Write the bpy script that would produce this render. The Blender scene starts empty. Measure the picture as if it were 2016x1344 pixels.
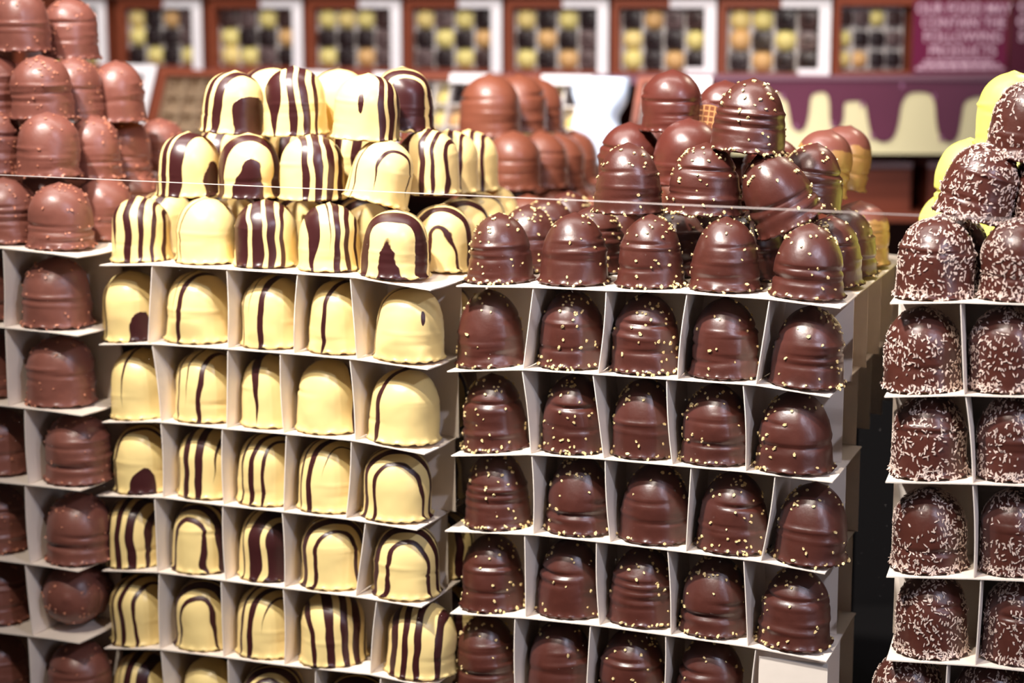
import bpy, bmesh, math, random
from mathutils import Vector, Matrix, noise
PI = math.pi
SC = bpy.context.scene
COL = SC.collection
random.seed(7)

# ------------------------------------------------------------------ camera, world, lights, exposure
F = 3800.0                      # focal length in pixels of the 2016 px wide frame
CZ = 1.55
PITCH = math.atan(657.0 / F)
CAM = Vector((0, 0, CZ))
cd = bpy.data.cameras.new('camera'); cam = bpy.data.objects.new('camera', cd); COL.objects.link(cam)
cd.sensor_width = 36.0; cd.lens = F * 36.0 / 2016.0
cam.location = CAM; cam.rotation_euler = (PI / 2 - PITCH, 0, 0)
cd.dof.use_dof = True; cd.dof.focus_distance = 1.40; cd.dof.aperture_fstop = 3.9
cd.clip_start = 0.02
SC.camera = cam

w = bpy.data.worlds.new('world'); SC.world = w; w.use_nodes = True
bg = w.node_tree.nodes['Background']
bg.inputs[0].default_value = (0.86, 0.74, 0.74, 1); bg.inputs[1].default_value = 0.028


def light(name, kind, loc, target, energy, color, size=0.1, spot=None, blend=0.5, size_y=None):
    ld = bpy.data.lights.new(name, kind); ob = bpy.data.objects.new(name, ld); COL.objects.link(ob)
    ob.location = loc
    ob.rotation_euler = (Vector(target) - Vector(loc)).to_track_quat('-Z', 'Y').to_euler()
    ld.energy = energy; ld.color = color
    if kind == 'AREA':
        ld.shape = 'RECTANGLE'; ld.size = size; ld.size_y = size_y or size
    else:
        ld.shadow_soft_size = size
    if spot:
        ld.spot_size = math.radians(spot); ld.spot_blend = blend
    return ob


light('key_spot', 'SPOT', (-0.80, 0.70, 3.05), (-0.03, 1.52, 1.54), 400, (1.0, 0.94, 0.90), 0.06, 29, 0.75)
light('front_spot', 'SPOT', (-0.40, 0.30, 2.85), (0.02, 1.45, 1.32), 88, (1.0, 0.86, 0.74), 0.03, 42, 0.85)
light('cool_spot', 'SPOT', (0.85, -0.10, 2.45), (0.0, 1.45, 1.22), 46, (0.80, 0.80, 1.0), 0.03, 44, 0.6)
light('side_window', 'AREA', (1.25, 0.10, 1.65), (0.0, 1.45, 1.25), 5, (0.78, 0.80, 1.0), 0.16, size_y=0.8)
light('shelf_light', 'SPOT', (-0.25, 0.55, 2.20), (-0.14, 2.35, 2.12), 92, (1.0, 0.93, 0.86), 0.08, 58, 0.15)  # added spot out of view, brightens the box windows from the front
light('shelf_light', 'AREA', (-0.2, 1.65, 2.55), (0.0, 2.35, 1.42), 12, (1.0, 0.92, 0.86), 1.6, size_y=0.2)
light('back_spot', 'SPOT', (0.75, 2.05, 2.2), (0.24, 1.45, 1.46), 11, (1.0, 0.88, 0.70), 0.04, 22, 0.7)

SC.view_settings.view_transform = 'Standard'; SC.view_settings.look = 'None'
SC.view_settings.exposure = 0.40; SC.view_settings.gamma = 1.0
SC.view_settings.use_curve_mapping = False


# ------------------------------------------------------------------ rays
def ray(px, py):
    cp, sp = math.cos(PITCH), math.sin(PITCH)
    a = (px - 1008) / F; b = (672 - py) / F
    return Vector((a, cp + b * sp, -sp + b * cp))


def on_plane(px, py, P, n):
    d = ray(px, py); t = (P - CAM).dot(n) / d.dot(n)
    return CAM + d * t


class Frame:
    """vertical front plane through the pixel column x0 at distance Y0, turned by yaw; u runs right, v runs back"""
    def __init__(s, x0, Y0, yaw):
        s.th = math.radians(yaw)
        s.O = Vector(((x0 - 1008) / F * Y0 * 1.0, Y0, 0))
        s.u = Vector((math.cos(s.th), -math.sin(s.th), 0)); s.v = Vector((math.sin(s.th), math.cos(s.th), 0))

    def hit(s, px, py, v=0.0):
        p = on_plane(px, py, s.O + s.v * v, s.v)
        return (p - s.O).dot(s.u), p.z

    def world(s, u, v, z):
        p = s.O + s.u * u + s.v * v; return Vector((p.x, p.y, z))


# ------------------------------------------------------------------ materials
def newmat(name):
    m = bpy.data.materials.new(name); m.use_nodes = True
    nt = m.node_tree; return m, nt, nt.nodes['Principled BSDF']


def lin(c):
    return tuple(((x / 255) / 12.92 if x / 255 <= 0.04045 else ((x / 255 + 0.055) / 1.055) ** 2.4) for x in c) + (1,)


def plain(name, rgb, rough=0.5, spec=0.5, metal=0.0, bump=0.0, bscale=60, var=0.0, coat=0.0, emit=None):
    m, nt, b = newmat(name)
    b.inputs['Base Color'].default_value = lin(rgb)
    b.inputs['Roughness'].default_value = rough
    b.inputs['Specular IOR Level'].default_value = spec
    b.inputs['Metallic'].default_value = metal
    b.inputs['Coat Weight'].default_value = coat
    b.inputs['Coat Roughness'].default_value = 0.15
    if bump or var:
        tc = nt.nodes.new('ShaderNodeTexCoord'); nz = nt.nodes.new('ShaderNodeTexNoise')
        nz.inputs['Scale'].default_value = bscale; nz.inputs['Detail'].default_value = 4
        nt.links.new(tc.outputs['Object'], nz.inputs['Vector'])
        if bump:
            bp = nt.nodes.new('ShaderNodeBump'); bp.inputs['Strength'].default_value = bump; bp.inputs['Distance'].default_value = 0.002
            nt.links.new(nz.outputs['Fac'], bp.inputs['Height']); nt.links.new(bp.outputs[0], b.inputs['Normal'])
        if var:
            mx = nt.nodes.new('ShaderNodeMixRGB'); mx.blend_type = 'MULTIPLY'; mx.inputs[0].default_value = 1
            mr = nt.nodes.new('ShaderNodeMapRange'); mr.inputs[3].default_value = 1 - var; mr.inputs[4].default_value = 1 + var
            nt.links.new(nz.outputs['Fac'], mr.inputs[0]); mx.inputs[1].default_value = lin(rgb)
            nt.links.new(mr.outputs[0], mx.inputs[2]); nt.links.new(mx.outputs[0], b.inputs['Base Color'])
    return m


M = {}
M['dark'] = plain('dark_chocolate', (74, 35, 27), 0.36, 0.7, bump=0.12, bscale=180, var=0.15)
M['milk_nut'] = plain('milk_chocolate', (124, 74, 62), 0.38, 0.6, bump=0.12, bscale=180, var=0.12)
M['milk'] = plain('smooth_milk_chocolate', (106, 58, 41), 0.40, 0.5, bump=0.08, bscale=120, var=0.1)
M['coco_choc'] = plain('coated_chocolate', (76, 38, 30), 0.34, 0.5, bump=0.15, bscale=200, var=0.15)
M['dark_red'] = plain('reddish_dark_chocolate', (86, 40, 32), 0.34, 0.6, bump=0.1, bscale=120, var=0.1)
M['yellow'] = plain('yellow_glaze', (228, 224, 104), 0.35, 0.4, bump=0.08, bscale=100)
M['nut'] = plain('nut_bits', (224, 198, 142), 0.55, 0.3, var=0.3, bscale=300)
M['brown_nut'] = plain('caramel_bits', (198, 132, 104), 0.4, 0.5, var=0.3, bscale=300)
M['flake'] = plain('coconut', (208, 186, 174), 0.55, 0.35, var=0.12, bscale=400)
M['card'] = plain('white_cardboard', (234, 220, 206), 0.65, 0.25, bump=0.10, bscale=90, var=0.05)
M['card_cut'] = M['card']
M['box_brown'] = plain('brown_cardboard', (132, 66, 44), 0.5, 0.3, var=0.12, bscale=25)
M['box_white'] = plain('white_band_card', (236, 232, 236), 0.5, 0.3)
M['insert'] = plain('plastic_insert', (214, 206, 202), 0.35, 0.5)
M['beige'] = plain('beige_insert', (176, 150, 122), 0.35, 0.5, var=0.1, bscale=40)
M['shelf'] = plain('shelf_lilac', (128, 88, 104), 0.5, 0.4)
M['purple'] = plain('purple_glaze', (98, 42, 66), 0.42, 0.4, var=0.25, bscale=8)
M['cream'] = plain('cream_panel', (232, 222, 176), 0.55, 0.3, var=0.04, bscale=10)
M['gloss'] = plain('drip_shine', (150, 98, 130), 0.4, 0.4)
M['sign'] = plain('sign_magenta', (116, 34, 70), 0.5, 0.3)
M['sign_dark'] = plain('sign_dark', (88, 34, 52), 0.5, 0.3)
M['letter'] = plain('pink_lettering', (232, 196, 214), 0.6, 0.2)
M['wall'] = plain('brown_wall', (96, 50, 36), 0.7, 0.2, var=0.15, bscale=6)
M['black'] = plain('black_counter', (10, 8, 8), 0.8, 0.1)
M['t_yellow'] = plain('truffle_yellow', (236, 220, 138), 0.45, 0.4)
M['t_cream'] = plain('truffle_cream', (238, 214, 138), 0.45, 0.4)
M['t_orange'] = plain('truffle_orange', (222, 176, 116), 0.45, 0.4)
M['t_dark'] = plain('truffle_dark', (46, 34, 36), 0.35, 0.5)
M['t_grey'] = plain('truffle_milk', (104, 84, 84), 0.4, 0.5)
M['t_brown'] = plain('truffle_brown', (72, 50, 48), 0.4, 0.5)
M['bag'] = plain('white_bag', (196, 210, 230), 0.25, 0.6, bump=0.6, bscale=14)


def wafer_mat():
    m, nt, b = newmat('wafer')
    b.inputs['Base Color'].default_value = lin((150, 92, 52)); b.inputs['Roughness'].default_value = 0.6
    tc = nt.nodes.new('ShaderNodeTexCoord'); ck = nt.nodes.new('ShaderNodeTexBrick')
    ck.offset = 0; ck.inputs['Scale'].default_value = 220; ck.inputs['Color1'].default_value = lin((120, 66, 36))
    ck.inputs['Color2'].default_value = lin((132, 74, 40)); ck.inputs['Mortar'].default_value = lin((208, 150, 92))
    ck.inputs['Mortar Size'].default_value = 0.12; ck.inputs['Brick Width'].default_value = 1.0; ck.inputs['Row Height'].default_value = 1.0
    nt.links.new(tc.outputs['Object'], ck.inputs['Vector']); nt.links.new(ck.outputs['Color'], b.inputs['Base Color'])
    return m


M['wafer'] = wafer_mat()


def gold_mat():
    m, nt, b = newmat('chocolate_cap_over_golden_side')
    tc = nt.nodes.new('ShaderNodeTexCoord'); sp = nt.nodes.new('ShaderNodeSeparateXYZ'); nz = nt.nodes.new('ShaderNodeTexNoise')
    nz.inputs['Scale'].default_value = 70
    nt.links.new(tc.outputs['Object'], sp.inputs[0]); nt.links.new(tc.outputs['Object'], nz.inputs['Vector'])
    a = nt.nodes.new('ShaderNodeMath'); a.operation = 'MULTIPLY_ADD'; a.inputs[1].default_value = 0.012
    nt.links.new(nz.outputs['Fac'], a.inputs[0]); nt.links.new(sp.outputs[2], a.inputs[2])
    r = nt.nodes.new('ShaderNodeMapRange'); r.inputs[1].default_value = 0.041; r.inputs[2].default_value = 0.0425
    nt.links.new(a.outputs[0], r.inputs[0])
    mx = nt.nodes.new('ShaderNodeMixRGB'); nt.links.new(r.outputs[0], mx.inputs[0])
    mx.inputs[1].default_value = lin((150, 112, 66)); mx.inputs[2].default_value = lin((108, 62, 52))
    nt.links.new(mx.outputs[0], b.inputs['Base Color']); b.inputs['Roughness'].default_value = 0.35
    return m


M['gold'] = gold_mat()


def glass_mat(name, tint=(1, 1, 1)):
    m = bpy.data.materials.new(name); m.use_nodes = True; nt = m.node_tree; nt.nodes.clear()
    out = nt.nodes.new('ShaderNodeOutputMaterial'); mx = nt.nodes.new('ShaderNodeMixShader')
    tr = nt.nodes.new('ShaderNodeBsdfTransparent'); gl = nt.nodes.new('ShaderNodeBsdfGlossy'); fr = nt.nodes.new('ShaderNodeMath'); lw = nt.nodes.new('ShaderNodeLayerWeight'); pw = nt.nodes.new('ShaderNodeMath')
    tr.inputs[0].default_value = (*tint, 1); gl.inputs['Roughness'].default_value = 0.02; pw.operation = 'POWER'; pw.inputs[1].default_value = 5; lw.inputs[0].default_value = 0.5
    fr.operation = 'MULTIPLY_ADD'; fr.inputs[1].default_value = 0.8; fr.inputs[2].default_value = 0.02
    nt.links.new(lw.outputs['Facing'], pw.inputs[0]); nt.links.new(pw.outputs[0], fr.inputs[0])
    nt.links.new(fr.outputs[0], mx.inputs[0]); nt.links.new(tr.outputs[0], mx.inputs[1]); nt.links.new(gl.outputs[0], mx.inputs[2])
    nt.links.new(mx.outputs[0], out.inputs[0])
    return m


M['glass'] = glass_mat('clear_glass', (0.97, 0.98, 0.98))
M['film'] = glass_mat('clear_film', (0.96, 0.96, 0.96))
M['edge'] = plain('polished_glass_edge', (190, 180, 175), 0.15, 0.8)
M['dust'] = plain('dust', (235, 225, 215), 0.8, 0.2)

RW, HW = 0.0250, 0.0515          # radius and height of one marshmallow
_k = [0]


def stripe_mat(stripes, blobs=(), seed=0):
    """cream glaze with piped dark lines; a stripe is (centre, half width, end height) across local x in radii"""
    _k[0] += 1
    m, nt, b = newmat('cream_glaze_with_dark_lines'); N = nt.nodes; L = nt.links
    tc = N.new('ShaderNodeTexCoord'); sx = N.new('ShaderNodeSeparateXYZ'); L.new(tc.outputs['Object'], sx.inputs[0])

    def mth(op, a, c, clamp=False, third=None):
        n = N.new('ShaderNodeMath'); n.operation = op; n.use_clamp = clamp
        for i, q in enumerate((a, c) if third is None else (a, c, third)):
            if isinstance(q, (int, float)): n.inputs[i].default_value = q
            else: L.new(q, n.inputs[i])
        return n.outputs[0]
    off = N.new('ShaderNodeVectorMath'); off.operation = 'ADD'; off.inputs[1].default_value = (seed * 0.37, seed * 0.11, seed * 0.23)
    L.new(tc.outputs['Object'], off.inputs[0])
    n1 = N.new('ShaderNodeTexNoise'); n1.inputs['Scale'].default_value = 38; n1.inputs['Detail'].default_value = 1; L.new(off.outputs[0], n1.inputs['Vector'])
    n2 = N.new('ShaderNodeTexNoise'); n2.inputs['Scale'].default_value = 420; n2.inputs['Detail'].default_value = 2; L.new(off.outputs[0], n2.inputs['Vector'])
    u = mth('MULTIPLY', sx.outputs[0], 1 / RW)
    u = mth('MULTIPLY_ADD', n1.outputs['Fac'], 0.30, third=u); u = mth('SUBTRACT', u, 0.15)
    u = mth('MULTIPLY_ADD', n2.outputs['Fac'], 0.012, third=u)
    t = mth('MULTIPLY', sx.outputs[2], 1 / HW)
    tot = None
    for s in stripes:
        c, wd = s[0], s[1]; z0 = s[2] if len(s) > 2 else -0.7; zm = s[3] if len(s) > 3 else None
        d = mth('ABSOLUTE', mth('SUBTRACT', u, c), 0) if not zm else mth('SUBTRACT', c, u)
        W = mth('MULTIPLY', mth('MULTIPLY', mth('SUBTRACT', t, z0), 1.15, True), wd * 1.1)
        if zm:                                  # a smear that ends in a ragged upper edge
            W = mth('MULTIPLY', W, mth('MULTIPLY', mth('SUBTRACT', mth('MULTIPLY_ADD', n2.outputs['Fac'], -.09, third=zm + .045), t), 4.5, True))
        k = mth('MULTIPLY', mth('SUBTRACT', W, d), 90, True)
        tot = k if tot is None else mth('MAXIMUM', tot, k)
    for (dirang, bz, rw, rz) in blobs:
        p = Vector((math.cos(dirang) * RW * 0.97, math.sin(dirang) * RW * 0.97, bz * HW))
        dx = mth('MULTIPLY', mth('SUBTRACT', sx.outputs[0], p.x), 1 / (rw * RW)); dy = mth('MULTIPLY', mth('SUBTRACT', sx.outputs[1], p.y), 1 / (rw * RW))
        dz = mth('MULTIPLY', mth('SUBTRACT', sx.outputs[2], p.z), 1 / (rz * HW))
        r2 = mth('ADD', mth('ADD', mth('MULTIPLY', dx, dx), mth('MULTIPLY', dy, dy)), mth('MULTIPLY', dz, dz))
        r2 = mth('MULTIPLY_ADD', n2.outputs['Fac'], 0.5, third=r2)
        k = mth('MULTIPLY', mth('SUBTRACT', 1.2, r2), 12, True)
        tot = k if tot is None else mth('MAXIMUM', tot, k)
    mx = N.new('ShaderNodeMixRGB'); L.new(tot, mx.inputs[0])
    mx.inputs[1].default_value = lin((236, 208, 140)); mx.inputs[2].default_value = lin((58, 24, 24))
    L.new(mx.outputs[0], b.inputs['Base Color'])
    b.inputs['Roughness'].default_value = 0.34
    b.inputs['Specular IOR Level'].default_value = 0.5
    bp = N.new('ShaderNodeBump'); bp.inputs['Strength'].default_value = 0.5; bp.inputs['Distance'].default_value = 0.0006
    L.new(tot, bp.inputs['Height']); L.new(bp.outputs[0], b.inputs['Normal'])
    return m


# ------------------------------------------------------------------ mesh helpers
def mesh_obj(name, verts, faces, mat, parent=None, smooth=False):
    me = bpy.data.meshes.new(name); me.from_pydata([tuple(v) for v in verts], [], faces); me.update()
    me.materials.append(mat)
    if smooth:
        for p in me.polygons: p.use_smooth = True
    o = bpy.data.objects.new(name, me); COL.objects.link(o)
    if parent: o.parent = parent
    return o


def empty(name, loc, rz=0):
    o = bpy.data.objects.new(name, None); COL.objects.link(o); o.location = loc; o.rotation_euler = (0, 0, rz); o.empty_display_size = 0.01
    return o


def tag(o, label, cat, group=None, kind=None):
    if label: o['label'] = label
    if cat: o['category'] = cat
    if group: o['group'] = group
    if kind: o['kind'] = kind
    return o


class MB:
    def __init__(s): s.v = []; s.f = []

    def box(s, x0, x1, y0, y1, z0, z1):
        n = len(s.v)
        s.v += [(x, y, z) for z in (z0, z1) for y in (y0, y1) for x in (x0, x1)]
        s.f += [tuple(n + i for i in q) for q in ((0, 2, 3, 1), (4, 5, 7, 6), (0, 1, 5, 4), (2, 6, 7, 3), (0, 4, 6, 2), (1, 3, 7, 5))]

    def prism(s, pts, y0, y1):
        """closed outline in x,z pushed from y0 to y1"""
        n = len(s.v); k = len(pts)
        s.v += [(p[0], y0, p[1]) for p in pts] + [(p[0], y1, p[1]) for p in pts]
        s.f.append(tuple(range(n, n + k))); s.f.append(tuple(range(n + 2 * k - 1, n + k - 1, -1)))
        for i in range(k):
            j = (i + 1) % k; s.f.append((n + i, n + k + i, n + k + j, n + j))

    def obj(s, name, mat, parent=None, smooth=False):
        return mesh_obj(name, s.v, s.f, mat, parent, smooth)


def panel(name, fn, ns, nt_, thick, mat, parent):
    """a bent sheet of card: fn(s, t) gives a point and a unit normal"""
    V = []; Fc = []
    for side in (0.5, -0.5):
        for i in range(ns + 1):
            for j in range(nt_ + 1):
                p, n = fn(i / ns, j / nt_); V.append(Vector(p) + Vector(n) * thick * side)
    K = (ns + 1) * (nt_ + 1); W = nt_ + 1
    for i in range(ns):
        for j in range(nt_):
            a = i * W + j; Fc.append((a, a + W, a + W + 1, a + 1)); Fc.append((K + a, K + a + 1, K + a + W + 1, K + a + W))
    for i in range(ns):
        for j, sg in ((0, 1), (nt_, -1)):
            a = i * W + j; q = (a, K + a, K + a + W, a + W); Fc.append(q if sg > 0 else q[::-1])
    for j in range(nt_):
        for i, sg in ((0, -1), (ns, 1)):
            a = i * W + j; q = (a, K + a, K + a + 1, a + 1); Fc.append(q if sg > 0 else q[::-1])
    return mesh_obj(name, V, Fc, mat, parent)


# ------------------------------------------------------------------ marshmallow meshes
def prof(t, kind):
    t0, p, tp, q = {'white': (.42, 2.8, .05, .48), 'dark': (.40, 2.2, .13, .48), 'milk': (.48, 2.05, .02, .50), 'nut': (.50, 2.3, .05, .48), 'coco': (.45, 2.4, .06, .48)}[kind]
    d = max(0.0, (t - t0) / (1 - t0))
    return max(0, 1 - d ** p) ** q * (1 - tp * t)


SEG, RNG_ = 72, 46


def kiss_surface(kind, seed, R, H):
    rnd = random.Random(seed)
    grooves = []
    ng = {'white': 3, 'dark': 9, 'milk': 7, 'nut': 9, 'coco': 4}[kind]
    for i in range(ng):
        grooves.append((rnd.uniform(0.12, 0.66), rnd.uniform(0.012, 0.03), rnd.uniform(0, 2 * PI), rnd.uniform(0.7, 1.8),
                        rnd.uniform(0.03, 0.075) * (0.45 if kind == 'white' else 1) * rnd.choice((1, 1, -0.7)), rnd.uniform(-0.03, 0.03)))
    nsc = rnd.choice((13, 15, 16)); ph = rnd.uniform(0, 6)
    sq = rnd.uniform(0.0, 0.02); sqa = rnd.uniform(0, PI)
    tipx, tipy = rnd.uniform(-0.06, 0.06), rnd.uniform(-0.06, 0.06)
    so = Vector((seed * 3.1, seed * 1.7, 0))

    def P(t, a):
        ca, sa = math.cos(a), math.sin(a)
        r = prof(t, kind)
        for (gz, gw, ga, gs, amp, tl) in grooves:
            d = (a - ga + PI) % (2 * PI) - PI
            wgt = math.exp(-(d / gs) ** 4)
            r -= amp * wgt * math.exp(-((t - gz - tl * math.sin(a)) / gw) ** 2) * min(1, r * 2)
        n = noise.noise(Vector((ca * 1.3, sa * 1.3, t * 2.2)) + so)
        r *= 1 + 0.05 * n + sq * math.cos(2 * (a - sqa))
        n2 = noise.noise(Vector((ca * 4, sa * 4, t * 7)) + so)
        r *= 1 + 0.008 * n2
        z = t
        if t < 0.10:                        # the scalloped foot of the coating
            f = (1 - t / 0.10) ** 2
            sc = math.cos(nsc * a + ph + 1.5 * math.sin(2 * a))
            r += f * (0.06 + 0.045 * sc)
            z = t + f * 0.035 * max(0, sc)
        tip = math.exp(-((1 - t) / 0.05) ** 1.0) if t > 0.7 else 0
        z += 0.028 * math.exp(-(r / 0.11) ** 2) * (t > 0.6)
        lean = 0.5 * math.exp(-(r / 0.2) ** 2) * (t > 0.8)
        return Vector((r * R * ca + tipx * lean * R, r * R * sa + tipy * lean * R, z * H / 1.035))
    return P


_mc = {}


def coating(kind, seed, R=RW, H=HW):
    key = (kind, seed, R, H)
    if key in _mc: return _mc[key]
    P = kiss_surface(kind, seed, R, H)
    V = []; Fc = []
    for i in range(RNG_):
        s = i / RNG_
        t = 0.5 * s + 0.5 * math.sin(s * PI / 2) ** 1.0 if s > 0.0 else 0
        t = 1 - (1 - s) ** 1.55
        for j in range(SEG): V.append(P(t, 2 * PI * j / SEG))
    top = len(V); V.append(P(1.0, 0))
    for i in range(RNG_ - 1):
        for j in range(SEG):
            a = i * SEG + j; b = i * SEG + (j + 1) % SEG; Fc.append((a, b, b + SEG, a + SEG))
    for j in range(SEG): Fc.append(((RNG_ - 1) * SEG + j, (RNG_ - 1) * SEG + (j + 1) % SEG, top))
    base = len(V)                              # inner lip under the foot
    for j in range(SEG):
        a = 2 * PI * j / SEG; V.append(Vector((0.90 * R * math.cos(a), 0.90 * R * math.sin(a), 0.0006)))
    for j in range(SEG): Fc.append((j, base + j, base + (j + 1) % SEG, (j + 1) % SEG))
    me = bpy.data.meshes.new('coating'); me.from_pydata(V, [], Fc); me.update()
    for p in me.polygons: p.use_smooth = True
    _mc[key] = (me, P)
    return _mc[key]


def surf_frame(P, t, a):
    p = P(t, a); e = 0.012
    du = P(t, a + e) - P(t, a - e); dv = P(min(1, t + e), a) - P(max(0, t - e), a)
    n = du.cross(dv)
    if n.length < 1e-12: n = Vector((0, 0, 1))
    n.normalize()
    x = du.normalized() if du.length > 1e-9 else Vector((1, 0, 0))
    return p, n, x, n.cross(x)


def bit(V, Fc, c, ax, ay, az, rnd, j=0.25):
    n = len(V)
    pts = [(1, 0, 0), (0.3, 0.9, 0), (-0.8, 0.6, 0), (-0.8, -0.6, 0), (0.3, -0.9, 0)]
    for h, k in ((-0.6, 0.75), (0.5, 0.8)):
        for q in pts:
            f = 1 + rnd.uniform(-j, j)
            V.append(c + ax * q[0] * k * f + ay * q[1] * k * f + az * (h + rnd.uniform(-0.2, 0.2)))
    for i in range(5):
        m_ = (i + 1) % 5; Fc.append((n + i, n + m_, n + 5 + m_, n + 5 + i))
    Fc.append((n + 4, n + 3, n + 2, n + 1, n)); Fc.append(tuple(range(n + 5, n + 10)))


def crumbs(kind, seed, style, R=RW, H=HW):
    key = ('c', kind, seed, style, R, H)
    if key in _mc: return _mc[key]
    _, P = coating(kind, seed, R, H)
    rnd = random.Random(seed * 13 + 5); V = []; Fc = []
    if style == 'coco':
        for i in range(1350):
            t = 1 - (1 - rnd.random()) ** 1.25 if rnd.random() < 0.8 else rnd.uniform(0.0, 0.12)
            a = rnd.uniform(0, 2 * PI)
            if t > 0.03 and noise.noise(Vector((math.cos(a) * 1.6, math.sin(a) * 1.6, t * 3 + seed))) > 0.22 and rnd.random() < 0.85: continue
            p, n, x, y = surf_frame(P, min(t, 0.99), a)
            q = rnd.gauss(0, 0.9); d = (x * math.cos(q + 1.57) + y * math.sin(q + 1.57)) + n * rnd.uniform(-0.15, 0.35); d.normalize()
            s = n.cross(d).normalized(); L_ = rnd.uniform(0.0011, 0.0023)
            bit(V, Fc, p + n * 0.0004, d * L_, s * rnd.uniform(0.0004, 0.0008), n * 0.0004, rnd)
    else:
        n0 = {'nut': 78, 'brown': 64, 'few': 22}[style]
        for i in range(n0):
            k = rnd.random()
            if k < 0.38: t = rnd.uniform(0.74, 0.985)
            elif k < 0.68: t = rnd.uniform(-0.01, 0.05)
            else: t = rnd.uniform(0.08, 0.75)
            a = rnd.uniform(0, 2 * PI) if rnd.random() < .6 else rnd.gauss(seed * 1.3, 0.5)
            p, n, x, y = surf_frame(P, max(t, 0), a)
            q = rnd.uniform(0, 6.28); d = x * math.cos(q) + y * math.sin(q); s = n.cross(d)
            z = rnd.uniform(0.6, 1.1) * (0.00145 if style != 'brown' else 0.0013)
            bit(V, Fc, p + n * z * 0.35, d * z * rnd.uniform(1, 1.35), s * z * rnd.uniform(0.7, 1.0), n * z * 0.7, rnd)
    me = bpy.data.meshes.new('nut_pieces'); me.from_pydata(V, [], Fc); me.update()
    _mc[key] = me
    return me


def wafer(R=RW):
    key = ('w', R)
    if key in _mc: return _mc[key]
    V = []; Fc = []; n = 48
    for z in (0.0002, 0.004):
        for j in range(n): V.append((0.93 * R * math.cos(2 * PI * j / n), 0.93 * R * math.sin(2 * PI * j / n), z))
    for j in range(n): Fc.append((j, (j + 1) % n, n + (j + 1) % n, n + j))
    Fc.append(tuple(range(n - 1, -1, -1))); Fc.append(tuple(range(n, 2 * n)))
    me = bpy.data.meshes.new('wafer_base'); me.from_pydata(V, [], Fc); me.update(); me.materials.append(M['wafer'])
    _mc[key] = me
    return me


TYPES = {  # name, mesh kind, material, crumb style, crumb part name
    'white': ('striped_marshmallow', 'white', None, None, None),
    'dark': ('nut_sprinkled_marshmallow', 'dark', 'dark', 'nut', 'nut_pieces'),
    'bare': ('dark_chocolate_marshmallow', 'milk', 'dark_red', None, None),
    'left': ('caramel_crumb_marshmallow', 'nut', 'milk_nut', 'brown', 'caramel_crumbs'),
    'milk': ('milk_chocolate_marshmallow', 'milk', 'milk', None, None),
    'coco': ('coconut_marshmallow', 'coco', 'coco_choc', 'coco', 'coconut_flakes'),
    'yellow': ('yellow_glazed_marshmallow', 'milk', 'yellow', None, None),
    'gold': ('golden_sided_marshmallow', 'nut', 'gold', None, None),
}
_cnt = [0]
_mm = {}


def kiss(typ, loc, label, group, ang=None, roll=0, pitch=0, sc=(1, 1), stripes=None, blobs=(), seed=None):
    nm, kind, mat, style, cname = TYPES[typ]
    _cnt[0] += 1; c = _cnt[0]
    seed = (c * 7) % 9 if seed is None else seed
    rnd = random.Random(c)
    me, P = coating(kind, seed)
    root = empty(nm, loc)
    rz = -math.radians(ang) if ang is not None else rnd.uniform(0, 2 * PI)
    mt = Matrix.Rotation(math.radians(roll), 4, 'Y') @ Matrix.Rotation(math.radians(pitch), 4, 'X') @ Matrix.Rotation(rz, 4, 'Z')
    root.rotation_euler = mt.to_euler(); root.scale = (sc[0], sc[0], sc[1])
    tag(root, label, 'marshmallow sweet', group)
    if typ == 'white':
        bl = []
        for (bx, bz, rw, rh) in blobs:           # direction of the spot as the camera sees it, turned into the sweet's own axes
            bl.append((math.atan2(-math.sqrt(max(0, 1 - bx * bx)), bx) - rz, bz, rw, rh))
        m = stripe_mat(stripes, bl, c)
        cm = me.copy(); cm.materials.clear(); cm.materials.append(m)
    else:
        k = (typ, seed)
        if k not in _mm:
            q = me.copy(); q.materials.clear(); q.materials.append(M[mat]); _mm[k] = q
        cm = _mm[k]
    o = bpy.data.objects.new('chocolate_coating' if typ != 'white' else 'striped_coating', cm); COL.objects.link(o); o.parent = root
    wo = bpy.data.objects.new('wafer_base', wafer()); COL.objects.link(wo); wo.parent = root
    if style:
        k = ('c', typ, seed)
        if k not in _mm:
            q = crumbs(kind, seed, style).copy(); q.materials.clear(); q.materials.append(M[{'nut': 'nut', 'brown': 'brown_nut', 'coco': 'flake', 'few': 'nut'}[style]]); _mm[k] = q
        co = bpy.data.objects.new(cname, _mm[k]); COL.objects.link(co); co.parent = root; co['kind'] = 'stuff'
    return root


ORD = ['top', 'second', 'third', 'fourth', 'fifth', 'sixth', 'seventh', 'eighth']
NUM = ['no', 'one', 'two', 'three', 'four', 'five', 'six']


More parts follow.
